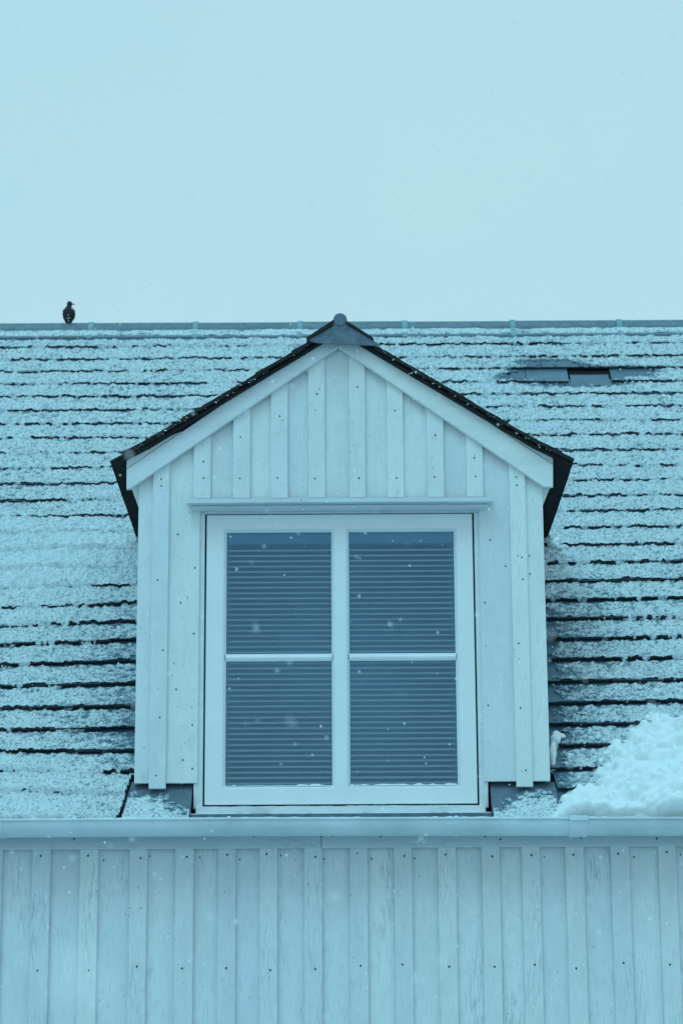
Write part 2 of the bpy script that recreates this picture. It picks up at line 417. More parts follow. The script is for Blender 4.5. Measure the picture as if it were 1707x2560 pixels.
# ------------------------------------------------------------------ main roof
RL = [876, 907, 937, 968, 1000, 1034, 1068, 1103, 1141, 1179, 1218, 1259, 1302, 1346, 1391, 1439, 1486, 1533, 1577, 1622, 1673, 1727, 1782, 1836, 1890, 1942, 1994, 2064]
RR = [864.5, 897, 926, 960, 991, 1023, 1058, 1094, 1132, 1171, 1208, 1247, 1285, 1326.5, 1370.5, 1414.6, 1460.5, 1508, 1555, 1606, 1657.6, 1713, 1766.6, 1820, 1874, 1932, 1984, 2060]
rows = []
for a, b in zip(RL, RR):
    xa, sa_ = roof_at(100, a); xb, sb = roof_at(1550, b); rows.append(((sb - sa_) / (xb - xa), sa_ - (sb - sa_) / (xb - xa) * xa))
rows.reverse()                                                      # from the eave up
rows[0] = (rows[0][0] * .3, rows[0][1])
NR = len(rows); last = rows[-1]
rows.append((0.0, last[1] + .15))                                  # hidden under the ridge cap
def bend(k, x):                                                     # the courses lift a little towards the dormer
    t = np.clip((x - (DXL - 1.0)) / 1.0, 0, 1); t2 = np.clip(((DXR + .22) - x) / .22, 0, 1)
    wl = max(0, 1 - abs(k - 10) / 7.0); wr = 1.0 if k == 14 else .45 if k == 13 else 0
    return np.where(x < 0, .055 * wl * t * t, .05 * wr * t2 * t2)
def srow(k, x): return rows[k][0] * x + rows[k][1] + float(bend(k, x))
def TTf(k): return .026 + .012 * min(1, max(0, (17 - k) / 9))      # height of a tile's lower edge above the roof plane, thicker courses low down
TT = .030
TW = .262
# substrate, cut away round the dormer
S0 = srow(0, 0) - .01
def slabroof(x0, x1, s0, s1, mb):
    c = [RP(x0, s0, -.002), RP(x1, s0, -.002), RP(x1, s1, -.002), RP(x0, s1, -.002), RP(x0, s0, -.03), RP(x1, s0, -.03), RP(x1, s1, -.03), RP(x0, s1, -.03)]
    mb.quadbox(c)
sub = MB(); DS = 1.75 / CA
slabroof(HX0 - .1, DXL + .02, S0, S_RIDGE - .02, sub); slabroof(DXR - .02, HX1 + .1, S0, S_RIDGE - .02, sub)
slabroof(DXL + .021, DXR - .021, DS, S_RIDGE - .02, sub)
slabroof(DXL + .021, WXL, S0, -.005, sub); slabroof(WXR, DXR - .021, S0, -.005, sub)
roof = sub.build('roof', 'dark', house, label='steep tiled roof under a thin patchy layer of snow')
rear = MB(); rear.quadbox([(x, RIDGE_Y + (RIDGE_Y - RP(0, s, h)[1]), RP(0, s, h)[2]) for h in (-.002, -.03) for x, s in ((HX0-.1, S0), (HX1+.1, S0), (HX1+.1, S_RIDGE - .02), (HX0-.1, S_RIDGE - .02))])
rear.build('rear_slope', 'slate', roof)

EL = [roof_at(331, 1950), roof_at(301, 2043)]; ER = [roof_at(1384, 1950), roof_at(1406, 2043)]
def tile_poly_mesh(poly, s_lo, e, TT=.030):
    n = len(poly); v = []
    for dh in (0, 1):
        for x, s in poly:
            f = (s - s_lo) / e; top = TT - (TT - .012) * f; v.append(RP(x, s, top if dh == 0 else top - .011))
    f = [tuple(range(n)), tuple(reversed(range(n, 2*n)))] + [(i, n+i, n+(i+1) % n, (i+1) % n) for i in range(n)]
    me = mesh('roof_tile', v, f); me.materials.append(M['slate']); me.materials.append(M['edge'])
    for p_ in me.polygons: p_.material_index = 0 if p_.index == 0 else 1  # butt, sides and underside take the painted step shade
    return me
def ccw(poly):
    a = sum(poly[i][0]*poly[(i+1) % len(poly)][1] - poly[(i+1) % len(poly)][0]*poly[i][1] for i in range(len(poly)))
    return poly if a > 0 else poly[::-1]
JOINT0 = roof_at(1107 + 790*.3827, 920)[0]                           # a joint seen in the bare patch, course 25
BARE_K = None
tiles = []
for k in range(NR):
    off = JOINT0 + (0 if (NR - 1 - k) % 2 == 1 else TW * .5) + random.uniform(-.02, .02)
    i0 = int((HX0 - off) / TW) - 1; i1 = int((HX1 - off) / TW) + 1
    for i in range(i0, i1):
        x0 = off + i * TW + .002; x1 = x0 + TW - .004
        if x1 < HX0 - .1 or x0 > HX1 + .1: continue
        xm = (x0 + x1) / 2; js = random.gauss(0, .0035); ex = srow(k+1, xm) - srow(k, xm)
        if k == NR - 1: ex = .10
        s0, s1 = srow(k, xm) + js, srow(k, xm) + js + ex + .045
        poly = [(x0, srow(k, x0) + js + random.gauss(0, .0012)), (x1, srow(k, x1) + js + random.gauss(0, .0012)), (x1, s1), (x0, s1)]
        p = RP(xm, s0, 0)
        if p[1] > -.04 and DXL < x0 and x1 < DXR and p[2] < deck_z(xm) - .0: continue   # inside the dormer
        if s0 < .05 and EL[0][0] < xm < ER[0][0] and DXL + .1 < xm < DXR - .1: continue
        # trim along the flashing beside the dormer foot
        if s0 < EL[0][1] + .02:
            for A, B, sg in ((EL[0], EL[1], 1), (ER[0], ER[1], -1)):
                if (sg > 0) == (xm < 0) and abs(xm - A[0]) < .6:
                    a, b_ = (A[1] - B[1]), -(A[0] - B[0]); c_ = a * A[0] + b_ * A[1]
                    poly = clip(poly, sg * a, sg * b_, sg * c_)
            if len(poly) < 3: continue
        tiles.append((k, xm, s0, ex, ccw(poly)))
miss = roof_at(1107 + 845*.3827, 700 + 640*.3827); missing = None
bestd = 9
for t_ in tiles:
    d_ = abs(t_[1] - miss[0]) + abs(t_[2] + t_[3]*.5 - miss[1])
    if d_ < bestd: bestd = d_; missing = t_
if missing: tiles.remove(missing)
def shown(t_):
    px, py = to_px(RP(t_[1], t_[2], TT))
    if not (-60 < px < 1767) or py > 2075: return 0
    if DXL < t_[1] < DXR and t_[2] > 0: 
        return 0
    return 1 + 1 / (1 + t_[2])
def rankbare(t_):
    px, py = to_px(RP(t_[1], t_[2], TT)); return 5 if (1240 < px < 1640 and 880 < py < 990) else 0
tiles.sort(key=lambda t_: -(shown(t_) + rankbare(t_)))
if missing:
    x0 = missing[1] - TW / 2 + .012; x1 = missing[1] + TW / 2 - .012; sl_ = missing[2] - .04
    link('roof_tile', tile_poly_mesh([(x0, sl_), (x1, sl_), (x1, sl_ + .55 * missing[3] + .04), (x0, sl_ + .55 * missing[3] + .04)], sl_, .3, .016), 'slate', roof, label='short under tile left where a roof tile has slipped away')
rest = MB(); rest_i = []
for n_, t_ in enumerate(tiles):
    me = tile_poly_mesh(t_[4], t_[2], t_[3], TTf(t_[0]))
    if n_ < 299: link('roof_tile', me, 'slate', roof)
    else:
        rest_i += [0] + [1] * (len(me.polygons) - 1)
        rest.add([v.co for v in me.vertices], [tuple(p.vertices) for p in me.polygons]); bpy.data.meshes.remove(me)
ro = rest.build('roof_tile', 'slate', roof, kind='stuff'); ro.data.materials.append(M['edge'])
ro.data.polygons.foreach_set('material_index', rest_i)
# ridge caps and collars
ridge_px = [-40, 229, 490, 750, 1011, 1280, 1546, 1810]
rx = [at(p, 830, RIDGE_Y).x for p in ridge_px]
while rx[0] > HX0: rx.insert(0, rx[0] - .64)
while rx[-1] < HX1: rx.append(rx[-1] + .64)
def ridge_profile(g0, w):
    pr = [(-(w)*CA, -(w)*SA)]
    pts = []
    for d_, h in ((w, .036 + g0), (w - .004, .045 + g0), (w - .022, .046 + g0), (w - .030, .036 + g0), (.035, .034 + g0), (.018, .044 + g0)):
        pts.append((-(d_)*CA - h*SA, -(d_)*SA + h*CA))
    top = [(-.012, .062 + g0), (.012, .062 + g0)]
    front = pts + top; back = [(-a, b) for a, b in reversed(pts)]
    outer = front + back; inner = [(a * .93, b - .010) for a, b in reversed(outer)]
    return outer + inner
for a, b in zip(rx, rx[1:]):
    zf = lambda x, dz=random.uniform(-.002, .002): RIDGE_Z + dz - .042
    link('ridge_cap', sweep(ridge_profile(0, .145), [a + .003, b - .003], zf, RIDGE_Y), 'ridge', roof)
for a in rx[1:-1]:
    # a collar bent over the joint, leaning slightly
    link('ridge_collar', sweep(ridge_profile(.007, .160), [a - .017, a + .017], lambda x: RIDGE_Z - .042, RIDGE_Y), 'collar', roof)

# ------------------------------------------------------------------ dormer
dormer = link('dormer', bpy.data.meshes.new('dormer'), None, house, label='gabled dormer clad in vertical boards and battens')
def zline(px, py, Y): return at(px, py, Y).z
zb = ad(853, 1796, FY).z; zbat = ad(853, 1810, FY).z
hl = deck_z
cl = (prL[2][1] - prL[1][1]) / (prL[2][0] - prL[1][0]); cr = (prR[2][1] - prR[1][1]) / (prR[2][0] - prR[1][0])
apex = prL[2]
def under_roof(poly, dz):
    poly = clip(poly, -cl, 1, apex[1] - cl * apex[0] - dz); return clip(poly, -cr, 1, apex[1] - cr * apex[0] - dz)
DB = [(350, 388), (443, 483), (534, 574), (621, 661), (708, 747), (803, 841), (891, 929), (983, 1022), (1074, 1112), (1172, 1209)]
db = [(ad(a, 1240, FY - .02).x, ad(b, 1240, FY - .02).x) for a, b in DB]
zlint = ad(780, 1146, FY).z
ZTOP = 6.0
dn = MB()
for i, (x0, x1) in enumerate(db):
    lo = zbat if i in (0, 9) else zlint
    poly = under_roof([(x0, lo), (x1, lo), (x1, ZTOP), (x0, ZTOP)], .035)
    MB().prism(poly, FY - .02 + random.uniform(-.001, .001), FY - .0006, .003).build('batten', 'dboard', dormer)
    xc = (x0 + x1) / 2
    tz = deck_z(xc) - .24
    nail(dn, xc + random.uniform(-.01, .01), FY - .0212, tz + random.uniform(-.01, .01))
    nail(dn, xc + random.uniform(-.01, .01), FY - .0212, ad(800, 1099, FY).z + random.uniform(-.004, .004))
    if i in (0, 9):
        for yd in (1320, 1480, 1640, 1760): nail(dn, xc + random.uniform(-.02, .02), FY - .0212, ad(800, yd + random.uniform(-25, 25), FY).z)
edges = [DXL] + [(a + b) / 2 for a, b in db] + [DXR]
cas_l = ad(456.5, 1500, FY).x; cas_r = ad(1105, 1500, FY).x
for i in range(len(edges) - 1):
    a, b = edges[i] + .001, edges[i+1] - .001
    if i == 0: a = DXL
    if i == len(edges) - 2: b = DXR
    lo = zb if i in (0, 1, 9, 10) else zlint
    y0 = FY + random.uniform(-.001, .001)
    if i in (1, 9):      # board beside the window: full height next to the casing, upper part reaches the next batten
        up = under_roof([(a, zlint), (b, zlint), (b, ZTOP), (a, ZTOP)], .04)
        hi_a = [p for p in up if abs(p[0] - a) < 1e-6 and p[1] > zlint + .01][0]; hi_b = [p for p in up if abs(p[0] - b) < 1e-6 and p[1] > zlint + .01][0]
        poly = [(a, zb), (cas_l, zb), (cas_l, zlint), (b, zlint), hi_b, hi_a] if i == 1 else [(cas_r, zb), (b, zb), hi_b, hi_a, (a, zlint), (cas_r, zlint)]
        MB().prism(poly, y0, .0, .002).build('board', 'dboard', dormer)
    else:
        MB().prism(under_roof([(a, lo), (b, lo), (b, ZTOP), (a, ZTOP)], .04), y0, .0, .002).build('board', 'dboard', dormer)
for xd, yd in ((409, 1227), (448, 1304), (415, 1384), (445, 1455), (405, 1583), (442, 1665), (442, 1765), (420, 1745), (1113, 1384), (1197, 1282), (1120, 1620), (1215, 1276), (1160, 1300), (905, 905), (910, 915), (1125, 1240), (1216, 1318)):
    p = ad(xd, yd, FY - .001); nail(dn, p.x, FY - (.0212 if 1172 < xd < 1209 else .0014), p.z, .0042)
dn.build('nail_heads', 'nail', dormer, kind='stuff')
# backing of the front, round the window opening
OXL, OXR = ad(478, 1500, .0).x, ad(1086, 1500, .0).x
OZT, OZB = ad(780, 1190, .0).z, ad(780, 1840, .0).z
MB().box(DXL + .001, OXL - .03, .03, .07, OZB - .15, OZT, .001).box(OXR + .03, DXR - .001, .03, .07, OZB - .15, OZT, .001)\
  .prism(under_roof([(DXL + .001, OZT + .001), (DXR - .001, OZT + .001), (DXR - .001, ZTOP), (DXL + .001, ZTOP)], .05), .03, .07, .001).into(dormer, 'dark')
# side walls of vertical boards
for side, X in ((-1, DXL), (1, DXR)):
    y = .002
    zt = deck_z(X) - .05
    while y < 1.75:
        y1 = y + .128
        lo = max(zb, ZR + y * TA - .15)
        hi = zt
        if lo < hi - .02:
            MB().add([(X + side*a, yy, zz) for a in (0, -.02) for yy, zz in ((y, lo), (y1 - .003, lo), (y1 - .003, hi), (y, hi))],
                     [(0, 1, 2, 3), (7, 6, 5, 4), (0, 4, 5, 1), (1, 5, 6, 2), (2, 6, 7, 3), (3, 7, 4, 0)]).build('board', 'dboard', dormer)
        y = y1
    p0 = ad(300 if side < 0 else 1266, 1124 if side < 0 else 1119, .05); 
    MB().prism([(p0.x, ad(780, 1121, .05).z + .02), (X, ad(780, 1121, .05).z + .02), (X, ad(780, 1170, .05).z)], .0, .045, .002).build('eave_block', 'trim', dormer)
# bargeboards
BY = FY - .045
def barge(points, name='bargeboard', y0=BY, y1=FY - .0215, b=.003):
    MB().prism([(p.x, p.z) for p in (ad(x, y, y0) for x, y in points)], y0, y1, b).build(name, 'trim', dormer)
barge([(291, 1077), (715, 790), (776, 780), (776, 797), (300, 1122), (291, 1123)])
barge([(1269, 1067), (1152, 989), (858, 792), (777, 780), (777, 797), (1247, 1117), (1269, 1118)])
barge([(291, 1046), (418, 990), (291, 1076)], 'barge_fillet', BY + .004)
barge([(1269, 1038), (1152, 988), (1269, 1066)], 'barge_fillet', BY + .004)
# roof deck of the dormer and its layered shingles
def back_y(z): return min((z - ZR) / TA + .12, RIDGE_Y - .05)
dd = MB()
for pr in (prL, prR):
    for (xa, za), (xb, zb_) in zip(pr, pr[1:]):
        th = .014
        dd.quadbox([(xa, VY + .01, za), (xb, VY + .01, zb_), (xb, VY + .01, zb_ - th), (xa, VY + .01, za - th),
                    (xa, back_y(za), za), (xb, back_y(zb_), zb_), (xb, back_y(zb_), zb_ - th), (xa, back_y(za), za - th)])
droof = dd.build('dormer_roof', 'dark', house, label='black layered shingle roof of the dormer')
for pr, sg in ((prL, 1), (prR, -1)):
    e = Vector(pr[0]); kk = Vector(pr[1]); ap = Vector(pr[2])
    d0 = (kk - e); L0 = d0.length; d1 = (ap - kk); L1 = d1.length
    def pt(L, off):
        d_, o_, l_ = (d0, e, L) if L < L0 else (d1, kk, L - L0)
        u = d_.normalized(); n_ = Vector((-u.y, u.x)) * sg
        return o_ + u * l_ + n_ * off
    starts = [-.012] + [L0 - .01 + i * (L1 / 5.2) for i in range(6)]
    for ci, Ls in enumerate(starts):
        Le = min((starts[ci+1] if ci+1 < len(starts) else L0 + L1) + .07, L0 + L1 - .002)
        if Le - Ls < .05: continue
        a, b = pt(Ls, .001 + .012 * (ci > 0)), pt(Le, .001); a2, b2 = pt(Ls, .013 + .012 * (ci > 0)), pt(Le, .012)
        y = VY + random.uniform(-.012, .006); yb = back_y(a.y)
        while y < yb:
            y1 = min(y + .26, yb + .01); j = random.uniform(-.002, .004)
            MB().quadbox([(a.x, y, a.y), (b.x, y, b.y), (b2.x, y, b2.y), (a2.x, y, a2.y + j), (a.x, y1 - .003, a.y), (b.x, y1 - .003, b.y), (b2.x, y1 - .003, b2.y), (a2.x, y1 - .003, a2.y + j)]).build('shingle', 'shingle', droof)
            y = y1
# ridge roll, saddle and cover strips
rc = at(850, 799, VY - .02); rr_ = .0345
roll = MB().tube([(rc.x, VY - .024, rc.z), (rc.x, VY - .02, rc.z), (rc.x, back_y(rc.z), rc.z)], [rr_ - .004, rr_, rr_], 24)
o = roll.build('ridge_roll', 'lead', droof, True); o.modifiers.new('edge_split', 'EDGE_SPLIT').split_angle = R(35)
sad = [(768, 851), (793, 857.5), (943, 864.5), (953, 863), (868.5, 812.5), (866, 800), (834, 800), (831.5, 815)]
P = [at(x, y, VY - .018) for x, y in sad]
MB().prism([(P[i].x, P[i].z) for i in (0, 1, 2, 3, 4, 7)], VY - .018, VY - .012, .001).prism([(P[i].x, P[i].z) for i in (7, 4, 5, 6)], VY - .0185, VY - .011, .001).build('lead_saddle', 'lead', droof)
for q in ([(833, 799), (766, 843), (766, 850.5), (833, 811)], [(867, 802), (932, 843), (934, 850), (867, 809)]):
    Q = [at(x, y, VY - .03) for x, y in q]
    MB().prism([(p.x, p.z) for p in Q], VY - .03, VY + .22, .001).build('ridge_flap', 'shingle', droof)
y_back = back_y(rc.z)

# drip cap, head board, casings and window
DC = -.125
a, b = ad(430, 1145, DC), ad(1131, 1142, DC); lo = ad(780, 1153, DC).z; hi = ad(780, 1143.5, DC).z
cap = MB(); tz = hi + .022
cap.add([(x, y, z) for x in (a.x, b.x) for y, z in ((DC, lo), (DC, hi), (FY - .0215, tz), (FY - .0215, lo), (DC + .04, lo))],
        [(0, 1, 2, 3, 4), (9, 8, 7, 6, 5), (0, 5, 6, 1), (1, 6, 7, 2), (2, 7, 8, 3), (3, 8, 9, 4), (4, 9, 5, 0)])
cap.build('drip_cap', 'fascia', dormer)
MB().box(a.x + .02, b.x - .02, DC + .045, FY - .0005, lo - .017, lo - .0015, .002).build('drip_batten', 'fascia', dormer)  # darker fascia paint carries the cap's shade as well as dirt
hb = ad(780, 1161, -.01); hbl = ad(780, 1177.5, -.01)
hz1, hz0 = lo - .018, hbl.z
MB().box(cas_l - .0, cas_r + .0, -.012, .025, hz0, hz1 + .03, .002).build('head_casing', 'fascia', dormer)  # darker than the trim: shade below the drip cap painted in, plus dirt
zc0 = ad(780, 1857, 0).z
fL, fR = ad(472.5, 1500, .0).x, ad(1089.5, 1500, .0).x               # outer edges of the window frame
MB().box(cas_l - .02, fL - .009, -.006, .05, zc0, hz0 - .001, .002).build('side_casing', 'trim', dormer)
MB().box(fR + .009, cas_r + .02, -.006, .05, zc0, hz0 - .001, .002).build('side_casing', 'trim', dormer)
WY = .006
fT, fB = ad(780, 1181.5, WY).z, ad(780, 1846.5, WY).z
gl = [(ad(519.5, 1500, .03).x, ad(761.5, 1500, .03).x), (ad(802.5, 1500, .03).x, ad(1045.5, 1500, .03).x)]
gT, gB = ad(780, 1222, .03).z, ad(780, 1803, .03).z
bw = .016
fr = MB()
inL, inR, inT, inB = gl[0][0] - bw, gl[1][1] + bw, gT + bw, gB - bw
for poly in ([(fL, fB), (inL, fB), (inL, fT), (fL, fT)], [(inR, fB), (fR, fB), (fR, fT), (inR, fT)],
             [(inL, inT), (inR, inT), (inR, fT), (inL, fT)], [(inL, fB), (inR, fB), (inR, inB), (inL, inB)],
             [(gl[0][1] + bw, inB), (gl[1][0] - bw, inB), (gl[1][0] - bw, inT), (gl[0][1] + bw, inT)]):
    fr.prism(poly, WY, .07, .0006)
window = fr.build('window', 'frame', house, label='white double window with a slim glazing bar across each half')
for x0, x1 in gl:
    bd = MB(); o_ = [(x0 - bw, gB - bw), (x1 + bw, gB - bw), (x1 + bw, gT + bw), (x0 - bw, gT + bw)]; i_ = [(x0, gB), (x1, gB), (x1, gT), (x0, gT)]
    for k in range(4):
        j = (k+1) % 4; O1, O2, I1, I2 = o_[k], o_[j], i_[k], i_[j]
        m1 = (O1[0] + (I1[0]-O1[0])*.3, O1[1] + (I1[1]-O1[1])*.3); m2 = (O2[0] + (I2[0]-O2[0])*.3, O2[1] + (I2[1]-O2[1])*.3)
        v = [(O1[0], WY + .003, O1[1]), (O2[0], WY + .003, O2[1]), (m2[0], WY + .0045, m2[1]), (m1[0], WY + .0045, m1[1]), (I2[0], .030, I2[1]), (I1[0], .030, I1[1]), (I2[0], .045, I2[1]), (I1[0], .045, I1[1]),
             (m1[0], WY + .0075, m1[1]), (m2[0], WY + .0075, m2[1])]
        bd.add(v, [(0, 1, 2, 3), (3, 2, 9, 8), (8, 9, 4, 5), (5, 4, 6, 7)])
    bd.build('glazing_bead', 'frame', window)
    z1, z0 = ad(780, 1500.5, .02).z, ad(780, 1517, .02).z; zm = (z0 + z1) / 2; hh = (z1 - z0) / 2
    prof = [(.040, -hh), (.026, -hh), (.018, -hh*.45), (.015, 0), (.018, hh*.55), (.026, hh), (.040, hh)]
    n = len(prof); v = [(x, y, zm + z) for x in (x0 - .002, x1 + .002) for y, z in prof]
    MB().add(v, [(i, n+i, n+(i+1) % n, (i+1) % n) for i in range(n)]).build('glazing_bar', 'frame', window)
    for za, zbb in ((gB - .004, z0 + .002), (z1 - .002, gT + .004)):
        MB().add([(x0 - .004, .036, za), (x1 + .004, .036, za), (x1 + .004, .036, zbb), (x0 - .004, .036, zbb)], [(0, 1, 2, 3)]).build('pane', 'glass', window)
# lip under the frame: packers, sill and lead strip
for a_, b_ in ((591, 625), (741, 775), (933, 968), (1085, 1119)):
    MB().box(at(a_, 2012, .0).x, at(b_, 2012, .0).x, .012, .06, fB - .02, fB - .0008, .001).build('packer', 'lead', window)
sx0, sx1 = at(489, 2025, -.05).x, at(1214, 2025, -.05).x
sz1, sz0 = at(853, 2015.5, -.05).z, at(853, 2035, -.05).z
MB().prism([(sx0, sz0), (sx1, sz0), (sx1, sz1), (sx0, sz1)], -.05, .0115, .004).build('window_sill', 'trim', dormer)
MB().box(fL, fR, .06, .075, sz1 - .03, fB + .01, .001).build('sill_back', 'dark', dormer)
lz = at(853, 2043, -.12).z
MB().box(WXL - .0, WXR, -.115, -.045, lz - .03, sz0 - .004, .004).build('lead_strip', 'lead', dormer)
# lead aprons at both feet of the dormer
for poly in ([(EL[0][0], roof_at(331, 1961)[1]), (WXL - .001, roof_at(478, 1963)[1]), (WXL - .001, S0 + .012), (EL[1][0], S0 + .012)],
             [(WXR + .001, roof_at(1228, 1963)[1]), (ER[0][0], roof_at(1384, 1961)[1]), (ER[1][0], S0 + .012), (WXR + .001, S0 + .012)]):
    poly = ccw(poly); n = len(poly); v = [RP(x, s, .014) for x, s in poly] + [RP(x, s, .0) for x, s in poly]
    MB().add(v, [tuple(range(n)), tuple(reversed(range(n, 2*n)))] + [(i, n+i, n+(i+1) % n, (i+1) % n) for i in range(n)]).build('lead_apron', 'lead', dormer)
# room behind the window
rm = MB(); x0, x1, y0, y1, z0, z1 = DXL + .06, DXR - .06, 0.085, 1.0, zc0 - .5, OZT + .12
v = [(x, y, z) for x in (x0, x1) for y in (y0, y1) for z in (z0, z1)]
rm.add(v, [(0, 1, 3, 2), (4, 6, 7, 5), (2, 3, 7, 6), (0, 2, 6, 4), (1, 5, 7, 3)])
rm.build('room', 'room', house)

# ------------------------------------------------------------------ blinds, curtain
pitch = .0272
for wi, (x0, x1) in enumerate(gl):
    bl = empty('venetian_blind', ((x0 + x1) / 2, .10, gT + .03), category='blind',
               label=('white slatted blind behind the left half of the dormer window', 'white slatted blind behind the right half of the dormer window')[wi], group='blinds behind the dormer window')
    BLY = .052
    xs0, xs1 = x0 - .012, x1 + .012
    zt = ad(780, 1262, BLY).z
    n = int((zt - gB) / pitch) + 2
    sm = None
    w = .0136
    v = []
    for x in (xs0, xs1):
        for t in (-1, -.5, 0, .5, 1): v.append((x, t * w, .0022 * (1 - t*t) - t * .0016))
        for t in (1, .5, 0, -.5, -1): v.append((x, t * w, .0022 * (1 - t*t) - t * .0016 - .0008))
    f = [(i, (i+1) % 10, 10 + (i+1) % 10, 10 + i) for i in range(10)] + [tuple(reversed(range(10))), tuple(range(10, 20))]
    sme = mesh('slat', v, f)
    for i in range(n):
        o = link('slat', sme, 'slat', bl); o.matrix_parent_inverse = Matrix.Translation(-bl.location)
        o.location = (0, BLY + .012, zt - i * pitch + random.uniform(-.0006, .0006)); o.rotation_euler = (R(36 + random.uniform(-1, 1)), 0, random.uniform(-.0006, .0006))
    def bp(mb, name, mt):
        o = mb.build(name, mt, bl); o.matrix_parent_inverse = Matrix.Translation(-bl.location); return o
    bp(MB().box(xs0, xs1, BLY - .002, BLY + .03, zt + .030, gT + .05, .003), 'head_rail', 'rail')
    xc = xs0 + .026 if wi == 0 else xs1 - .024
    for dx in (-.005, .004): bp(MB().tube([(xc + dx, BLY - .003, gT + .01), (xc + dx, BLY - .003, gB - .03)], .0009, 6), 'ladder_cord', 'cord')
    bp(MB().box(xs0, xs1, BLY, BLY + .026, gB - .035, gB - .022, .003), 'bottom_rail', 'slat')

# ------------------------------------------------------------------ snow on the roof
def px_of(x, s):
    X = x; Y = s * CA; Z = ZR + s * SA
    m_ = np.array(CMI); qx = m_[0][0]*X + m_[0][1]*Y + m_[0][2]*Z + m_[0][3]; qy = m_[1][0]*X + m_[1][1]*Y + m_[1][2]*Z + m_[1][3]; qz = m_[2][0]*X + m_[2][1]*Y + m_[2][2]*Z + m_[2][3]
    return 853.5 + FPX * qx / -qz, 1280 - FPX * qy / -qz
def ss(e0, e1, x): t = np.clip((x - e0) / (e1 - e0), 0, 1); return t * t * (3 - 2 * t)
def rxs(px, py): return roof_at(px, py)
BP = [rxs(1400, 938), rxs(1565, 938), rxs(1460, 965), rxs(1300, 950), rxs(1360, 912)]
TK = [rxs(110, 1440), rxs(60, 1330), rxs(210, 1370), rxs(100, 1560)]
def density(x, s):
    d_ = .74 + .12 * fbm(x * 1.7, s * 2.6, 5, 2)
    for (bx, bs), rx_, rs_, a_ in ((BP[0], .29, .095, 1.4), (BP[1], .17, .068, 1.2), (BP[2], .32, .050, .85), (BP[3], .18, .05, .8), (BP[4], .22, .045, .75)):
        q = ((x - bx) / rx_)**2 + ((s - bs) / rs_)**2; d_ = d_ - a_ * np.exp(-q**1.6)
    for (bx, bs), rx_, rs_, a_ in ((TK[0], .40, .26, .6), (TK[1], .5, .16, .30), (TK[2], .30, .14, .35), (TK[3], .35, .12, .25)):
        q = ((x - bx) / rx_)**2 + ((s - bs) / rs_)**2; d_ = d_ + a_ * np.exp(-q)
    # beside the dormer: the wall has kept the tiles barer
    dr = x - DXR; low = ss(1.9, 1.3, s)
    d_ = d_ - low * np.where(dr > 0, 1.0 * np.exp(-(np.abs(dr) / .11)**1.3) + .25 * np.exp(-(dr / .5)**2), 0)
    dl = DXL - x; low2 = ss(1.7, 1.2, s)
    d_ = d_ - low2 * np.where(dl > 0, .40 * np.exp(-(np.abs(dl) / .12)) + .20 * np.exp(-(dl / .5)**2), 0)
    d_ = d_ + .42 * ss(.40, .05, s) * np.where(x < 0, 1, .4)
    return d_
def snow_strip(xs, k, nrow):
    TT = TTf(k)
    F = np.concatenate([[-.5, -.01], np.linspace(.0, 1.0, nrow)]); X, FF = np.meshgrid(xs, F)
    sk = rows[k][0] * X + rows[k][1] + bend(k, X); sk1 = rows[k+1][0] * X + rows[k+1][1] + bend(k + 1, X); e = sk1 - sk
    if k == NR - 1: e = e * 0 + .10
    br = .8 * fbm(X * 9, X * 0 + k * 3.3, 21, 3) + .6 * fbm(X * 1.6, X * 0 + k * 1.7, 22, 2) + 1.0 * fbm(X * 30, X * 0 + k * 2.9, 23, 3)
    edge = .0095 * fbm(X * 24, X * 0 + k * 5.1, 31, 3)
    dens0 = density(X, sk + e * .15)
    hang = np.clip((br + (dens0 - .70) * 1.7) * .026 - .003, 0, .024)     # where snow bridges the step
    f = np.clip(FF, 0, 1)
    s = sk + f * e + edge * (1 - f)
    s = np.where(FF < 0, sk + edge - hang * np.where(FF < -.2, 1.0, .55), s)
    base = TT - (TT - .012) * f + .0008
    d_ = density(X, s)
    n1 = fbm(X * 34, s * 52, 41, 3); n2 = fbm(X * 9, s * 13, 45, 2); n3 = fbm(X * 90, s * 120, 51, 2)
    c = d_ + .60 * n1 + .14 * n2 + .34 * n3
    # sheltered strip right below the next step
    sh = .42 + .50 * fbm(X * 14, X * 0 + k * 2.1, 61, 2) ; c = c - ss(.90, 1.0, f) * np.clip(sh - (d_ - .75) * 2.0, .0, 1.2)
    thick = np.clip(c, -.2, 1.6) * (.0075 + .010 * np.clip(d_ - .6, 0, .8)) + .0115 * n1 + .0065 * n3
    lump = np.clip(d_ - .75, 0, 1) * .03
    H = base + np.maximum(thick, .0005) + lump
    H = np.where(FF < -.2, .0135 + .001, H); H = np.where((FF < 0) & (FF > -.2), TT * .55 + np.maximum(thick, 0) * .8, H)
    # rounded lip of the snow at the lower edge of the tile
    H = np.where((FF >= 0) & (FF < .03), base + np.maximum(thick, .0005) * .75, H)
    keep = c > .02
    keep = np.where(FF < 0, (hang > .004) & (c > .1), keep)
    thin = np.clip(1.0 - c * 1.5, 0, 1) - .5 * np.clip(d_ - .85, 0, .6)
    return X, s, H, keep, thin
V = []; F_ = []; TH = []; nv = 0
xs_fine = np.arange(-2.55, 2.55, .0068)
xs = np.concatenate([np.arange(HX0 - .09, -2.55, .022), xs_fine, np.arange(2.55, HX1 + .09, .022)])
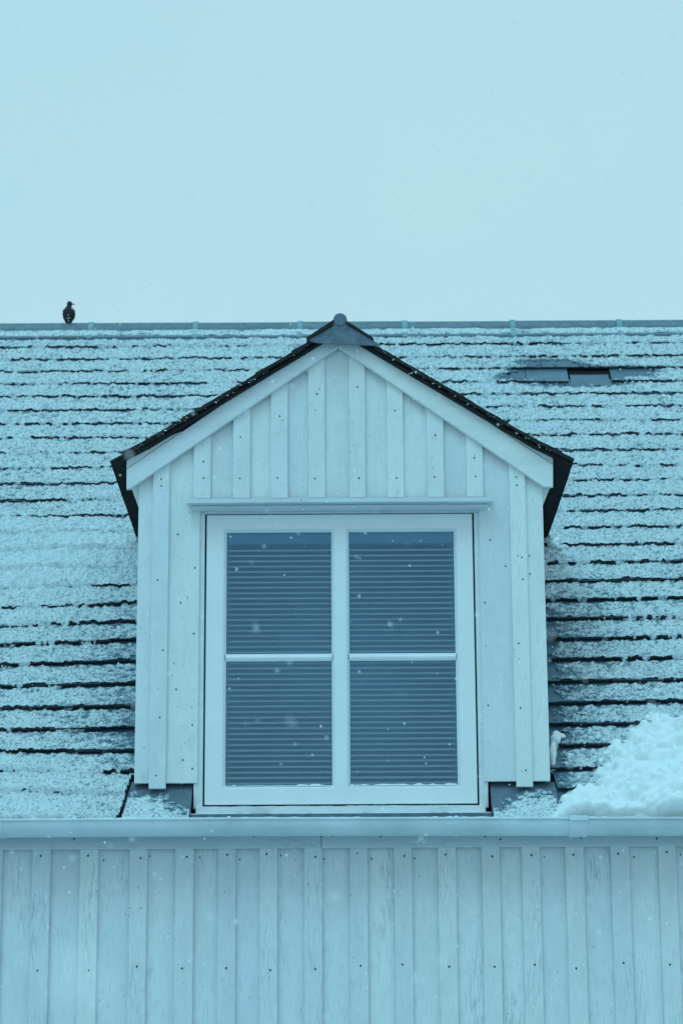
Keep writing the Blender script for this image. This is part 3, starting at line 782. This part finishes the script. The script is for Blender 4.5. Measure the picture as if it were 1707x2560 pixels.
def inside_dormer(x, s):
    y = s * CA; z = ZR + s * SA
    dz = np.interp(x, [prL[0][0], prL[1][0], prL[2][0], prR[1][0], prR[0][0]], [prL[0][1], prL[1][1], prL[2][1], prR[1][1], prR[0][1]])
    wallx = (x > DXL) & (x < DXR) & (y > -.02) & (z < dz)
    roofx = (x > prL[0][0]) & (x < prR[0][0]) & (z < dz + .05) & (z > dz - .03) & (y > 0)
    a = EL[0][0] + (EL[1][0]-EL[0][0]) * (s - EL[0][1]) / (EL[1][1]-EL[0][1]); b = ER[0][0] + (ER[1][0]-ER[0][0]) * (s - ER[0][1]) / (ER[1][1]-ER[0][1])
    foot = (s < EL[0][1] + .01) & (x > a) & (x < b)
    return wallx | foot | roofx
def push(X, s, H, keep, thin):
    global nv
    r_, c_ = X.shape
    P = np.stack([X, s * CA - H * SA, ZR + s * SA + H * CA], -1).reshape(-1, 3)
    idx = np.arange(r_ * c_).reshape(r_, c_)
    kp = (keep[:-1, :-1].astype(int) + keep[1:, :-1] + keep[:-1, 1:] + keep[1:, 1:]) >= 3
    q = np.stack([idx[:-1, :-1][kp], idx[:-1, 1:][kp], idx[1:, 1:][kp], idx[1:, :-1][kp]], -1)
    used = np.zeros(r_ * c_, bool); used[q.ravel()] = True; remap = np.cumsum(used) - 1
    V.append(P[used]); TH.append(thin.reshape(-1)[used]); F_.append(remap[q] + nv); nv += int(used.sum())
for k in range(NR):
    X, s, H, keep, thin = snow_strip(xs, k, 22 if k < 20 else 16)
    ins = inside_dormer(X, s); keep = keep & ~ins
    if missing is not None and k == missing[0]:
        keep = keep & ~((np.abs(X - missing[1]) < TW / 2 + .004) & (s > missing[2] - .03))
    push(X, s, H, keep, thin)
# snow on the two lead aprons
for xa, xb, side in ((EL[1][0] + .006, WXL - .006, -1), (WXR + .006, ER[1][0] - .006, 1)):
    X, s = np.meshgrid(np.arange(xa, xb, .0055), np.arange(S0 + .012, roof_at(600, 1960)[1], .0055))
    a = EL[0][0] + (EL[1][0]-EL[0][0]) * (s - EL[0][1]) / (EL[1][1]-EL[0][1]) + .012; b = ER[0][0] + (ER[1][0]-ER[0][0]) * (s - ER[0][1]) / (ER[1][1]-ER[0][1]) - .012
    ok = (X > a) & (X < b)
    t = (s - S0) / (.03 - S0)
    din = np.abs(X - (WXL if side < 0 else WXR))
    d_ = .75 - .55 * ss(.25, .9, t) - .75 * np.exp(-(din / .11)**2) * ss(.1, .5, t) - .45 * ss(.8, 1, t)
    n1 = fbm(X * 34, s * 52, 141, 3); c = d_ + .6 * n1 + .2 * fbm(X * 90, s * 110, 151, 2)
    push(X, s, .0148 + np.maximum(c, 0) * .014, (c > .05) & ok, np.clip(1 - c * 2, 0, 1))
# snow lying on the ridge caps, front wing
X, w_ = np.meshgrid(np.arange(-2.6, 2.6, .0075), np.linspace(.032, .118, 14))
c = .62 + .5 * fbm(X * 22, w_ * 60, 71, 3) + .35 * fbm(X * 3, w_ * 8, 75, 2) - 1.1 * np.abs((w_ - .075) / .05)**4
H = .036 + np.maximum(c, 0) * .010 - .042 * CA
push(X, S_RIDGE - w_ - .042 * SA, H, c > .05, np.clip(1 - c * 1.8, 0, 1))
# thin snow on the dormer roof
for pr in (prL, prR):
    sgn = 1 if pr is prL else -1
    u, Y = np.meshgrid(np.linspace(0, 1, 120), np.arange(VY + .012, 1.9, .02))
    X = pr[0][0] + (pr[2][0] - pr[0][0]) * u; Z = np.interp(np.abs(X - pr[2][0]), [0, abs(pr[1][0]-pr[2][0]), abs(pr[0][0]-pr[2][0])], [pr[2][1], pr[1][1], pr[0][1]])
    c = .5 + .6 * fbm(X * 22, Y * 22, 81, 3); r_, c_ = X.shape
    P = np.stack([X, Y, Z + .029 + np.maximum(c, 0) * .007], -1).reshape(-1, 3); idx = np.arange(r_ * c_).reshape(r_, c_)
    keep = (c > .0) & (Y < (Z - ZR) / TA + .05) & (np.abs(X - rc.x) > .05) & (u > .03)
    kp = keep[:-1, :-1] & keep[1:, :-1] & keep[:-1, 1:] & keep[1:, 1:]
    q = np.stack([idx[:-1, :-1][kp], idx[:-1, 1:][kp], idx[1:, 1:][kp], idx[1:, :-1][kp]], -1)
    V.append(P); TH.append(np.clip(.9 - c, 0, 1).reshape(-1)); F_.append(q + nv); nv += r_ * c_
def np_mesh(name, V, F, attrs=None):
    me = bpy.data.meshes.new(name); me.vertices.add(len(V)); me.vertices.foreach_set('co', V.astype(np.float32).ravel())
    k = F.shape[1]; me.loops.add(F.size); me.loops.foreach_set('vertex_index', F.astype(np.int32).ravel())
    me.polygons.add(len(F)); me.polygons.foreach_set('loop_start', np.arange(0, F.size, k, dtype=np.int32)); me.polygons.foreach_set('loop_total', np.full(len(F), k, np.int32))
    me.polygons.foreach_set('use_smooth', np.ones(len(F), bool)); me.update(calc_edges=True)
    for n_, a_ in (attrs or {}).items():
        at_ = me.attributes.new(n_, 'FLOAT', 'POINT'); at_.data.foreach_set('value', a_.astype(np.float32))
    me.validate(); return me
me = np_mesh('roof_snow', np.concatenate(V), np.concatenate(F_), {'thin': np.concatenate(TH)})
link('roof_snow', me, 'snow', None, kind='stuff', label='thin patchy snow lying in rows on the roof tiles')
print('snow faces', len(me.polygons))
# rear slope snow
MB().quadbox([(x, RIDGE_Y + (RIDGE_Y - RP(0, s, h)[1]), RP(0, s, h)[2]) for h in (.03, .0) for x, s in ((HX0-.1, S0), (HX1+.1, S0), (HX1+.1, S_RIDGE - .15), (HX0-.1, S_RIDGE - .15))]).build('rear_snow', 'heap', None, kind='stuff')

# ------------------------------------------------------------------ heap of snow at the eave, right
out_px = [(1352, 2046), (1385, 2020), (1412, 1996), (1437, 1980), (1470, 1975), (1484, 1950), (1486, 1915), (1512, 1862), (1556, 1828), (1598, 1784), (1650, 1782), (1710, 1800), (1800, 1830), (1840, 1900), (1850, 2050)]
poly = np.array([rxs(*p) for p in out_px]); poly[0][1] = S0 - .06; poly[-1][1] = S0 - .06
X, s = np.meshgrid(np.arange(poly[:, 0].min() - .05, poly[:, 0].max() + .05, .0075), np.arange(S0 - .012, poly[:, 1].max() + .06, .0075))
def sdist(X, Y, poly):
    d2 = np.full(X.shape, 1e9); ins = np.zeros(X.shape, bool); n = len(poly)
    for i in range(n):
        a, b = poly[i], poly[(i+1) % n]; e = b - a
        t = np.clip(((X - a[0]) * e[0] + (Y - a[1]) * e[1]) / (e @ e), 0, 1)
        dd_ = (X - a[0] - t * e[0])**2 + (Y - a[1] - t * e[1])**2
        if i < n - 1: d2 = np.minimum(d2, dd_)
        cnd = ((a[1] <= Y) & (b[1] > Y)) | ((b[1] <= Y) & (a[1] > Y))
        with np.errstate(divide='ignore', invalid='ignore'): xi = a[0] + (Y - a[1]) * e[0] / e[1]
        ins ^= cnd & (X < xi)
    return np.where(ins, 1, -1) * np.sqrt(d2)
dist = sdist(X, s, poly) + .022 * fbm(X * 14, s * 14, 91, 3) + .030 * fbm(X * 4.5, s * 4.5, 98, 2) + .012
env = ss(-.02, .17, dist) * np.sqrt(np.clip(dist / .04, 0, 1))
bil = lambda f_, sd: np.abs(vnoise(X * f_ + 1.3 * fbm(X * 5, s * 5, sd + 1, 2), s * f_ * 1.15 + 1.3 * fbm(X * 5, s * 5, sd + 2, 2), sd)) * 2
H = .010 + env * (.030 + (.078) * bil(5.5, 92) + .045 * bil(12, 192) + .018 * bil(30, 292) + .03 * fbm(X * 3, s * 3, 97, 2))
rs = np.random.default_rng(5); cand = 0
lumps = []
while len(lumps) < 170 and cand < 9000:
    cand += 1
    lx, ls = rs.uniform(X.min(), X.max()), rs.uniform(s.min(), s.max())
    dd1 = sdist(np.array([[lx]]), np.array([[ls]]), poly)[0, 0]
    if dd1 < .012: continue
    gut = ls < S0 + .10
    r0 = rs.uniform(.009, .034)
    lumps.append((lx, ls, min(r0, dd1 * .8 + .006)))
H = H + .035 * ss(S0 + .12, S0 + .03, s) * env
HL = H.copy()
for lx, ls, r0 in lumps:
    q = ((X - lx)**2 + (s - ls)**2) / r0**2
    j_ = np.argmin(np.abs(X[0] - lx)); i_ = np.argmin(np.abs(s[:, 0] - ls)); hb_ = H[i_, j_] - r0 * rs.uniform(.25, .7)
    cap_ = hb_ + np.sqrt(np.clip(1 - q, 0, 1)) * r0 * 1.15
    HL = np.where(q < 1, np.maximum(HL, cap_), HL)
HL = HL + .0035 * fbm(X * 60, s * 60, 95, 3) + .002 * fbm(X * 140, s * 140, 96, 2)
# small melted hollow over the gutter
hx = roof_at(1520, 2046)[0]; hs_ = S0 - .004; hol = np.exp(-(((X - hx) / .05)**2 + ((s - hs_) / .032)**2)**1.5)
HL = HL * np.sqrt(np.clip((s - (S0 - .012)) / .035, 0, 1)); keep = dist > 0
idx = np.arange(X.size).reshape(X.shape); kp = keep[:-1, :-1] & keep[1:, :-1] & keep[:-1, 1:] & keep[1:, 1:]
HL = np.where(dist < .006, .006, HL)
P = np.stack([X, s * CA - HL * SA, ZR + s * SA + HL * CA], -1).reshape(-1, 3)
q = np.stack([idx[:-1, :-1][kp], idx[:-1, 1:][kp], idx[1:, 1:][kp], idx[1:, :-1][kp]], -1)
used = np.zeros(X.size, bool); used[q.ravel()] = True; rmp = np.cumsum(used) - 1
link('snow_heap', np_mesh('snow_heap', P[used], rmp[q]), 'heap', None, label='thick lumpy heap of white snow on the roof edge above the gutter collar', category='snow heap')
# clumps clinging beside the dormer
def clump(parts, label):
    mb = MB()
    for i, (px, py, rx_, rs_) in enumerate(parts):
        x, s_ = roof_at(px, py); mb.blob(RP(x, s_, .03), (rx_, .03, rs_), i * 3 + px, 3, .3)
    mb.build('snow_clump', 'heap', None, True, label=label, category='snow clump')
clump([(1378, 1372, .040, .022), (1402, 1380, .028, .015), (1388, 1362, .03, .018)], 'small pillow of snow lodged under the right eave of the dormer')
clump([(1396, 1853, .032, .028), (1386, 1868, .026, .040), (1381, 1893, .020, .050), (1381, 1918, .016, .050)], 'upright clump of snow stuck against the lower right dormer corner')

# snow on beads, sill and gutter lip
ws = MB()
def ridge_snow(x0, x1, y0, y1, z, h, seed, step=.006, gap=.15):
    xs_ = np.arange(x0, x1, step); hh_ = h * np.clip(.75 + 1.0 * fbm(xs_ * 30, xs_ * 0 + seed, seed, 3) + .5 * fbm(xs_ * 5, xs_ * 0, seed + 3, 2), 0, 2)
    n = len(xs_); v = []
    for x, h_ in zip(xs_, hh_):
        zz = z(x) if callable(z) else z
        v += [(x, y0, zz - .0008), (x, y0 - .0, zz + h_ * .6), (x, (y0 + y1) / 2, zz + h_), (x, y1, zz + h_ * .8)]
    f = []
    for i in range(n - 1):
        if max(hh_[i], hh_[i+1]) < h * gap: continue
        for j in range(3): f.append((i*4+j, (i+1)*4+j, (i+1)*4+j+1, i*4+j+1))
    ws.add(v, f)
for x0, x1 in gl: ridge_snow(x0 + .002, x1 - .002, WY + .012, .0358, gB - .004, .008, int(x0 * 50) + 90)
ridge_snow(sx0, sx1, -.048, .010, sz1, .0035, 33)
ridge_snow(WXL, WXR, -.112, -.052, sz0 - .004, .004, 37, gap=.5)
ridge_snow(-2.4, 2.4, GY - GR - .004, GY - GR + .006, lambda x: gz(x) + .003, .003, 51, gap=.6)
rsv = random.Random(9)
for pr in (prL, prR):
    for _ in range(95):
        u_ = .03 + .93 * (rsv.choice((.08, .2, .31, .5, .62, .85)) + rsv.gauss(0, .06)) if rsv.random() < .6 else rsv.random()
        u_ = min(.97, max(.02, u_)); X_ = pr[0][0] + (pr[2][0] - pr[0][0]) * u_; Z_ = deck_z(X_)
        row_ = rsv.choice((.0015, .014, .027, .030, .030, .030)); r_ = rsv.uniform(.0009, .0028)
        ws.blob((X_, VY - .006 + rsv.uniform(-.004, .01), Z_ + row_), (r_ * rsv.uniform(1, 3.5), r_, r_), _, 1, .2)
for px in (574, 1139): x = at(px, 2050, GY).x; ws.blob((x, GY - GR, gz(x) + .004), (.010, .01, .006), px, 2)
ws.build('ledge_snow', 'heap', None, True, kind='stuff', label='thin snow on the window beads, sill and gutter lip')

# ------------------------------------------------------------------ the bird on the ridge
RZT = RIDGE_Z - .042 + .062
bp_ = at(173, 814, RIDGE_Y); bx = bp_.x; sc = 1 / (FPX / (RIDGE_Y + DIST) / 1.03)       # metres per source pixel there
bird = empty('bird', (bx, RIDGE_Y, RZT), label='small black songbird perched upright on the roof ridge', category='bird')
def ring_loft(rings, n=20):
    v = []; f = []
    for c, a, b in rings:
        for i in range(n):
            t = 2 * math.pi * i / n; v.append((c[0] + a * math.cos(t), c[1] + b * math.sin(t), c[2]))
    for k in range(len(rings) - 1):
        for i in range(n): j = (i+1) % n; f.append((k*n+i, k*n+j, (k+1)*n+j, (k+1)*n+i))
    f.append(tuple(reversed(range(n)))); f.append(tuple((len(rings)-1)*n + i for i in range(n)))
    return v, f
u = sc
prof = [(-1, .5, 4.5, 4), (-1, 2.5, 7.5, 8), (-1, 8, 11, 13), (-.5, 14, 13.5, 16), (-.5, 21, 14.8, 18), (-.5, 28, 14.6, 18), (-.7, 34, 13.2, 16), (-.6, 39, 10.5, 13), (-.2, 43, 7.6, 10), (.4, 46, 6.3, 8.5), (.9, 49, 6.8, 8.5), (1.2, 52, 7.0, 8.3), (1.3, 55, 5.9, 6.8), (1.2, 57, 4, 4.5), (1.1, 58, 1.5, 1.8)]
v, f = ring_loft([((bx + a * u, RIDGE_Y - .01 + .2 * (30 - z) / 30 * .05, RZT + z * u), w_ * u, d_ * u) for a, z, w_, d_ in prof])
def bpart(mb, name, mt, **k):
    o = mb.build(name, mt, bird, True, **k); o.matrix_parent_inverse = Matrix.Translation(-bird.location); return o
bpart(MB().add(v, f), 'body', 'bird')
bpart(MB().tube([(bx + 6.5 * u, RIDGE_Y - .012, RZT + 51.3 * u), (bx + 11 * u, RIDGE_Y - .013, RZT + 51.2 * u), (bx + 16.5 * u, RIDGE_Y - .014, RZT + 50.8 * u)], [2.3 * u, 1.4 * u, .3 * u], 8), 'beak', 'beak')
bpart(MB().quadbox([(bx - 5*u, RIDGE_Y + .02, RZT + 14*u), (bx + 4*u, RIDGE_Y + .02, RZT + 14*u), (bx + 5*u, RIDGE_Y + .085, RZT - 6*u), (bx - 5*u, RIDGE_Y + .085, RZT - 6*u),
                    (bx - 5*u, RIDGE_Y + .03, RZT + 19*u), (bx + 4*u, RIDGE_Y + .03, RZT + 19*u), (bx + 5*u, RIDGE_Y + .09, RZT - 4*u), (bx - 5*u, RIDGE_Y + .09, RZT - 4*u)]), 'tail', 'bird')
for s_ in (-1, 1):
    x = bx - .5*u + s_ * 12.5 * u
    bpart(MB().blob((x, RIDGE_Y - .004, RZT + 25 * u), (3.6 * u, 13 * u, 13 * u), 3, 2, .1), 'wing', 'bird')
    bpart(MB().tube([(bx - 1*u + s_ * 4 * u, RIDGE_Y - .006, RZT + 3.5 * u), (bx - 1*u + s_ * 5 * u, RIDGE_Y - .012, RZT + .6 * u), (bx - 1*u + s_ * 6 * u, RIDGE_Y - .026, RZT - .6 * u)], [1.2*u, .9*u, .6*u], 6), 'leg', 'beak')
bpart(MB().blob((bx + 5.6 * u, RIDGE_Y - .018, RZT + 53 * u), (.7*u, .7*u, .7*u), 3, 1, .0), 'eye', 'beak')
specks = MB()
for px, py in ((172, 788), (170, 796), (174, 795.5), (172, 802.5), (179.5, 770.5)):
    p = at(px, py, RIDGE_Y - .05); specks.blob(p, (.0036, .0022, .0034), px, 1, .2)
bpart(specks, 'snow_specks', 'flake')

# ------------------------------------------------------------------ falling snow
fl = MB(); rs = random.Random(3)
base_v = [(0, 0, 1), (.89, 0, .45), (.28, .85, .45), (-.72, .53, .45), (-.72, -.53, .45), (.28, -.85, .45), (.72, .53, -.45), (-.28, .85, -.45), (-.89, 0, -.45), (-.28, -.85, -.45), (.72, -.53, -.45), (0, 0, -1)]
base_f = [(0,1,2),(0,2,3),(0,3,4),(0,4,5),(0,5,1),(1,6,2),(2,7,3),(3,8,4),(4,9,5),(5,10,1),(6,7,2),(7,8,3),(8,9,4),(9,10,5),(10,6,1),(11,7,6),(11,8,7),(11,9,8),(11,10,9),(11,6,10)]
def flake(p, r, stretch=1.0, rot=0.0):
    c_, s_ = math.cos(rot), math.sin(rot); vs = []
    for a in base_v:
        k = r * rs.uniform(.65, 1.25); x, y, z = a[0]*k, a[1]*k, a[2]*k*stretch
        vs.append((p[0] + x*c_ - z*s_, p[1] + y, p[2] + x*s_ + z*c_))
    fl.add(vs, base_f)
n = 0
while n < 6000:
    p = (rs.uniform(-2.6, 2.6), rs.uniform(-8.6, 2.8), rs.uniform(.6, 8.5))
    if p[1] > -.35 and p[2] < ZR + max(p[1], 0) * TA + .3: continue
    if p[1] > -.3 and abs(p[0]) < 1.3 and p[2] < 5.8: continue
    flake(p, rs.choice((.0014, .0018, .0022, .0028, .0036)), rs.uniform(1, 1.6), rs.uniform(-.6, .1)); n += 1
# a few flakes that pass close to the camera, far out of focus
for px, py, d_, r_, st, ro in ((415, 105, 2.4, .0048, 1.2, -.3), (1420, 370, 1.9, .0050, 3.6, -.45), (25, 490, 2.2, .0042, 1.5, 0), (200, 2440, .85, .0060, 1.3, .3), (645, 190, 3.5, .004, 1.2, 0),
                           (1660, 150, 2.6, .004, 1, 0), (480, 495, 4, .004, 1.2, -.4), (1210, 520, 3.2, .0035, 1, 0), (1010, 240, 3, .003, 1, 0), (170, 330, 4.5, .004, 2, .5), (1040, 2460, 5, .005, 2.5, -.1),
                           (975, 1560, 6, .004, 1.5, 0), (725, 1800, 3.8, .004, 1.5, 0), (640, 1570, 5, .004, 1.2, 0), (1050, 2100, 6.5, .004, 1.4, 0), (330, 2100, 6, .004, 1, 0), (1180, 2275, 5, .004, 1, 0)):
    c0 = CO + ray(px, py).normalized() * d_
    for q_ in range(5):
        g_ = r_ * .95; flake(c0 + Vector((rs.gauss(0, g_), rs.gauss(0, g_), rs.gauss(0, g_ * st))), r_ * rs.uniform(.3, .62), st, ro)
fl.build('falling_snow', 'flake', None, kind='stuff', label='snowflakes drifting through the air')
